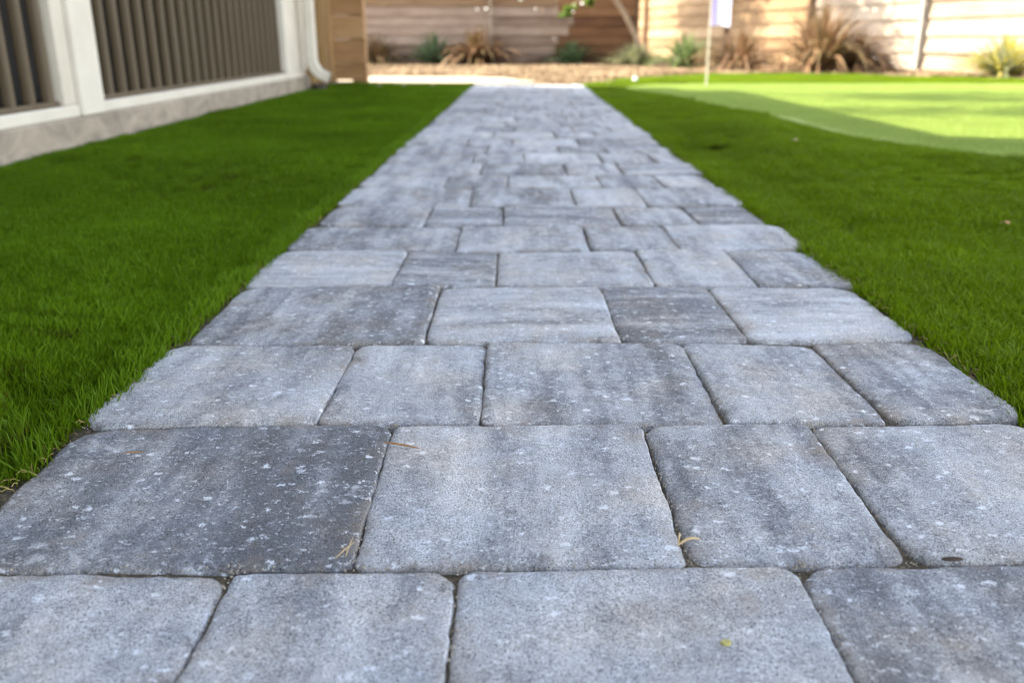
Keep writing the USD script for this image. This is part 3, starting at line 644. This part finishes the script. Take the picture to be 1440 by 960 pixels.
def strap_plant(name, u, v, hpx, half, count, look, label, cat, droop, width, seed, dead=None, flare=0.0):
    """A clump of strap leaves: hpx tall and 2 half wide in the photograph; most leaves arch over at a height of their own."""
    x, y = ground(u, v)
    zc = y * CT; hh = hpx * zc / FPX; hw = half * zc / FPX
    p = thing(name, (x, y, 0.0), label=label, cat=cat)
    rr = np.random.default_rng(seed)
    for i in range(int(count * 2.7)):
        az = rr.uniform(0, 2 * np.pi); q = rr.uniform() ** 0.8           # 0 upright heart, 1 outermost skirt
        reach, top = 1.5 * hw * (0.15 + 0.85 * q), hh * (1.0 - 0.65 * q ** 1.5) * rr.uniform(0.7, 1.05)
        lift = max(0.35, math.atan2(top, reach) + 0.25 + rr.normal(0, 0.12)); dr = max(0.1, droop * (0.25 + 1.1 * q) * rr.uniform(0.6, 1.4))
        l = math.hypot(top, reach) * (1.0 + 0.22 * dr)
        m = strap(l, 0.95 * width * rr.uniform(0.7, 1.25), az, lift, dr, rr)
        o = 0.25 * hw * q * rr.uniform(0.3, 1)
        obj('leaf', (m[0] + [o * math.cos(az), o * math.sin(az), 0], m[1]), dead if dead and rr.uniform() < 0.3 else look, p, smooth=True)
    return p
strap_plant('flax_plant', 529, 92.5, 44, 32, 48, 'olive_flax_look', 'dull olive brown flax clump beside the wood screen', 'plant', 1.5, 0.04, 11, dead='brown_flax_look')
strap_plant('strap_leaf_plant', 611, 92.5, 46, 30, 54, 'blue_green_strap_look', 'grey green strap leaved plant left of the fence post by the dark flax', 'plant', 0.7, 0.034, 12, dead='green_strap_look')
strap_plant('flax_plant', 673, 93, 56, 36, 75, 'brown_flax_look', 'brown drooping flax at the foot of the thin pale post in the shaded fence', 'plant', 1.7, 0.04, 13, dead='olive_flax_look')
strap_plant('flax_plant', 757, 92, 13, 18, 20, 'brown_flax_look', 'tiny reddish brown tuft against the middle of the shaded fence', 'plant', 1.2, 0.025, 14)
strap_plant('strap_leaf_plant', 806, 92.5, 36, 28, 56, 'blue_green_strap_look', 'small green tufted plant alone in front of the red brown boards', 'plant', 0.8, 0.03, 15, dead='green_strap_look')
strap_plant('sage_plant', 893, 94, 33, 30, 85, 'sage_look', 'pale sage coloured plant at the foot of the leaning young tree', 'plant', 0.8, 0.03, 16)
strap_plant('flax_plant', 858, 92.5, 14, 18, 24, 'olive_flax_look', 'low dull tuft just left of the pale sage plant', 'plant', 1.4, 0.025, 17)
strap_plant('strap_leaf_plant', 962, 97, 48, 36, 85, 'green_strap_look', 'green grassy plant behind the white flag pole', 'plant', 1.0, 0.03, 18, dead='sage_look')
strap_plant('flax_plant', 1040, 100, 56, 44, 85, 'brown_flax_look', 'dry brown flax right of the flag, the smaller one with spread leaves', 'plant', 1.5, 0.036, 19, dead='olive_flax_look')
strap_plant('flax_plant', 1152, 103, 92, 58, 110, 'brown_flax_look', 'largest dry tan flax, its long leaves arching up the pale fence', 'plant', 1.4, 0.04, 20, dead='olive_flax_look')
strap_plant('flax_plant', 1204, 103, 56, 40, 70, 'brown_flax_look', 'slumped brown flax leaning on the largest flax from the right', 'plant', 1.9, 0.04, 21)
strap_plant('strap_leaf_plant', 1410, 110, 60, 46, 85, 'yellow_strap_look', 'yellow green strap leaved plant in full sun at the right end of the fence', 'plant', 0.8, 0.038, 22, dead='sage_look')

def leaf_cloud(n, centre, size, leaf, seed, clumps=14):
    rr = np.random.default_rng(seed)
    cc = rr.normal(0, 0.42, (clumps, 3)) * size + centre
    c = cc[rr.integers(0, clumps, n)] + rr.normal(0, 0.16, (n, 3)) * np.mean(size)
    a = rr.normal(0, 1, (n, 3)); a /= np.linalg.norm(a, axis=1, keepdims=True); b = np.cross(a, rr.normal(0, 1, (n, 3))); b /= np.linalg.norm(b, axis=1, keepdims=True)
    l = leaf * rr.uniform(0.7, 1.3, n)[:, None]
    v = np.stack([c - a * l, c + b * l * 0.42, c + a * l, c - b * l * 0.42], 1).reshape(-1, 3)
    i = np.arange(n)[:, None] * 4
    return v, np.vstack([i + [0, 1, 2], i + [0, 2, 3]])

x, y = 1.56, 12.7
tree = thing('young_tree', (x, y, 0), label='leaning young tree with a bare brown stem and a few bright green leaves', cat='tree')
obj('trunk', tube([(0.02, 0, -0.05), (0.03, 0, 0.15), (-0.05, 0, 0.38), (-0.20, -0.02, 0.65), (-0.36, -0.05, 0.86), (-0.48, -0.08, 1.05), (-0.55, -0.1, 1.5), (-0.4, -0.1, 2.1), (-0.2, -0.1, 2.9)], [0.045, 0.042, 0.038, 0.036, 0.034, 0.03, 0.024, 0.018, 0.008], 9), 'trunk_look', tree, smooth=True)
obj('limb', tube([(-0.36, -0.05, 0.86), (-0.55, -0.1, 0.93), (-0.76, -0.15, 0.90), (-0.93, -0.2, 0.76)], [0.03, 0.024, 0.016, 0.007], 7), 'trunk_look', tree, smooth=True)
obj('limb', tube([(-0.48, -0.08, 1.05), (-0.2, 0.0, 1.35), (0.1, 0.05, 1.7)], [0.016, 0.012, 0.006], 7), 'trunk_look', tree, smooth=True)
obj('leaf_spray', leaf_cloud(110, np.array([-0.95, -0.2, 0.68]), np.array([0.13, 0.1, 0.13]), 0.042, 31, 7), 'tree_leaf_look', tree)
obj('leaf_spray', leaf_cloud(110, np.array([-0.74, -0.2, 0.82]), np.array([0.18, 0.1, 0.09]), 0.045, 33, 8), 'tree_leaf_look', tree)
obj('crown', leaf_cloud(4200, np.array([-0.1, -0.1, 2.75]), np.array([0.7, 0.95, 0.75]), 0.055, 32, 40), 'tree_leaf_look', tree)

# taller tree behind the shaded fence: its crown stays above the picture and dapples the right hand fence
tall = thing('garden_tree', (0.3, 16.6, 0), label='tall leafy tree behind the shaded fence, seen only by its shade', cat='tree')
obj('trunk', tube([(0, 0, -0.05), (0.05, 0, 0.8), (0.0, 0.05, 1.7), (0.1, 0, 2.6), (0.1, 0.0, 3.6)], [0.11, 0.095, 0.08, 0.06, 0.02], 10), 'trunk_look', tall, smooth=True)
for i, (dx, dy, z0, z1) in enumerate(((0.9, -0.3, 1.5, 2.6), (-0.8, 0.4, 1.7, 2.9), (0.3, 0.9, 1.9, 3.0), (0.4, -1.1, 1.8, 2.8))):
    obj('limb', tube([(0.02, 0, z0), (dx * 0.4, dy * 0.4, (z0 + z1) / 2), (dx, dy, z1)], [0.05, 0.035, 0.012], 7), 'trunk_look', tall, smooth=True)
obj('crown', leaf_cloud(6000, np.array([0.2, -0.6, 2.9]), np.array([1.0, 1.6, 0.9]), 0.075, 41, 24), 'tree_leaf_look', tall)
# a tree past the end of the house: only its thin shade reaches the putting green
side = thing('garden_tree', (-3.6, 8.1, 0), label='thin leafy tree past the end of the house, seen only by its streaks of shade', cat='tree')
obj('trunk', tube([(0, 0, -0.05), (0.05, 0, 1.5), (0.0, 0.05, 3.0), (0.1, -0.3, 4.4), (0.1, -0.6, 5.6)], [0.12, 0.1, 0.08, 0.05, 0.015], 10), 'trunk_look', side, smooth=True)
obj('crown', leaf_cloud(3000, np.array([0.75, -1.3, 5.5]), np.array([1.3, 1.5, 0.75]), 0.06, 51, 17), 'tree_leaf_look', side)

# ------------------------------------------------------------------ flag, ball, debris
fx, fy = ground(993, 122)
fl = thing('golf_flag', (fx, fy, 0), label='small white flag on a thin white pole in the putting green', cat='flag')
obj('pole', tube([(0, 0, -0.02), (0, 0, 0.3), (0, 0, 0.66)], 0.0068, 12), 'white_paint_look', fl, smooth=30)
obj('socket', trimesh.creation.cylinder(0.02, 0.012, sections=20).apply_translation([0, 0, 0.0]), 'black_plastic_look', fl, smooth=30)
def cloth(x0, x1, z0, z1, n=14, m=8):
    xs, zs = np.linspace(x0, x1, n), np.linspace(z0, z1, m)
    g = np.array([(x, 0.018 * math.sin(x * 38 + zz * 4) * min(1, x / 0.04), zz - 0.10 * max(0, x - 0.07) ** 1.0 * (1.2 - (zz - z0) / (z1 - z0))) for zz in zs for x in xs])
    f = []
    for j in range(m - 1):
        for i in range(n - 1):
            a = j * n + i; f += [(a, a + 1, a + n + 1), (a, a + n + 1, a + n)]
    return g, np.array(f)
obj('cloth', cloth(0.036, 0.155, 0.435, 0.64), 'flag_look', fl, smooth=True)
obj('sleeve', cloth(0.0, 0.0355, 0.435, 0.64, 5), 'lavender_cloth_look', fl, smooth=True)

bx, by = ground(893, 116)
obj('golf_ball', trimesh.creation.icosphere(3, 0.0214).apply_translation([bx, by, 0.024]), 'ball_look', smooth=True, label='white golf ball resting on the lit fringe beyond the path', cat='golf ball')

def needle(name, p, q, r, look, label, cat, bend=0.0006):
    a, b = np.array([*ground(*p), 0.003]), np.array([*ground(*q), 0.004])
    t = np.linspace(0, 1, 6)[:, None]
    pts = a + (b - a) * t + np.sin(t * np.pi) * np.array([[0, 0, bend]])
    obj(name, tube(pts, r * np.array([0.5, 0.9, 1, 0.9, 0.7, 0.3]), 6), look, smooth=True, label=label, cat=cat)
needle('pine_needle', (541, 626), (590, 636), 0.0010, 'dead_twig_look', 'orange brown pine needle lying across a joint near the dark paver', 'pine needle')
needle('pine_needle', (175, 641), (204, 642), 0.0007, 'dead_twig_look', 'short brown needle on the dark paver near the left turf', 'pine needle')
needle('dry_stem', (953, 771), (984, 765), 0.0011, 'straw_look', 'pale straw stem sticking out of a joint in the centre of the path', 'stem', 0.003)
needle('dry_stem', (953, 772), (956, 756), 0.0008, 'straw_look', 'short upright straw bit at the same joint as the longer stem', 'stem', 0.003)
for i, (p, q) in enumerate((((472, 790), (500, 768)), ((486, 788), (497, 762)), ((478, 774), (490, 782)))):
    needle('root_hair', p, q, 0.0004, 'straw_look', ('pale curled root hair lying across the widest joint', 'pale upright root hair in the widest joint', 'shortest pale root hair in the widest joint')[i], 'root')
c = ground(1338, 791)
ch = trimesh.creation.icosphere(2, 1.0).apply_scale([0.0075, 0.0018, 0.0016]); ch.apply_translation([c[0], c[1], 0.003])
obj('bark_chip', ch, 'bark_chip_look', smooth=True, label='dark bark chip in the joint at the right of the path', cat='bark chip')
c = ground(1021, 903)
p = sg.Point(0, 0).buffer(0.0028, quad_segs=4); p = sg.Polygon([(a * R.uniform(0.55, 1.3), b * R.uniform(0.5, 1.2)) for a, b in p.exterior.coords[:-1]]).buffer(0)
p = p if p.geom_type == 'Polygon' else max(p.geoms, key=lambda s: s.area)
obj('lichen_spot', trimesh.creation.extrude_polygon(p, 0.0022, engine='earcut').apply_translation([c[0], c[1], -0.0014]), 'lichen_look', label='yellow lichen spot on the front centre paver', cat='lichen')
def flake(name, u, v, s, look, label, cat):
    c = ground(u, v); rr = np.random.default_rng(int(u))
    a = np.linspace(0, 2 * np.pi, 10, endpoint=False)
    o = np.column_stack([s * np.cos(a) * rr.uniform(0.75, 1.2, 10), 0.6 * s * np.sin(a), 0.25 * s * np.sin(2 * a)])
    pts = np.vstack([o, [[0, 0, 0.15 * s]], o - [0, 0, 0.0012], [[0, 0, 0.15 * s - 0.0012]]])
    f = [(i, (i + 1) % 10, 10) for i in range(10)] + [(11 + (i + 1) % 10, 11 + i, 21) for i in range(10)] + [t for i in range(10) for t in ((i, 11 + i, 11 + (i + 1) % 10), (i, 11 + (i + 1) % 10, (i + 1) % 10))]
    pts = pts + [c[0], c[1], 0.022]
    obj(name, (pts, np.array(f)), look, label=label, cat=cat)
flake('fallen_leaf', 1116, 206, 0.011, 'fallen_leaf_look', 'pale dry leaf on the right turf near the putting green', 'leaf')
flake('fallen_leaf', 1411, 329, 0.008, 'dead_twig_look', 'small brown leaf on the right turf at the picture edge', 'leaf')
for u, lab in ((533, 'yellowed leaf on the far turf nearest the wood screen'), (567, 'yellowed leaf on the far turf, the middle one of three'), (608, 'yellowed leaf on the far turf nearest the path')):
    flake('fallen_leaf', u, 124, 0.016, 'fallen_leaf_look', lab, 'leaf')
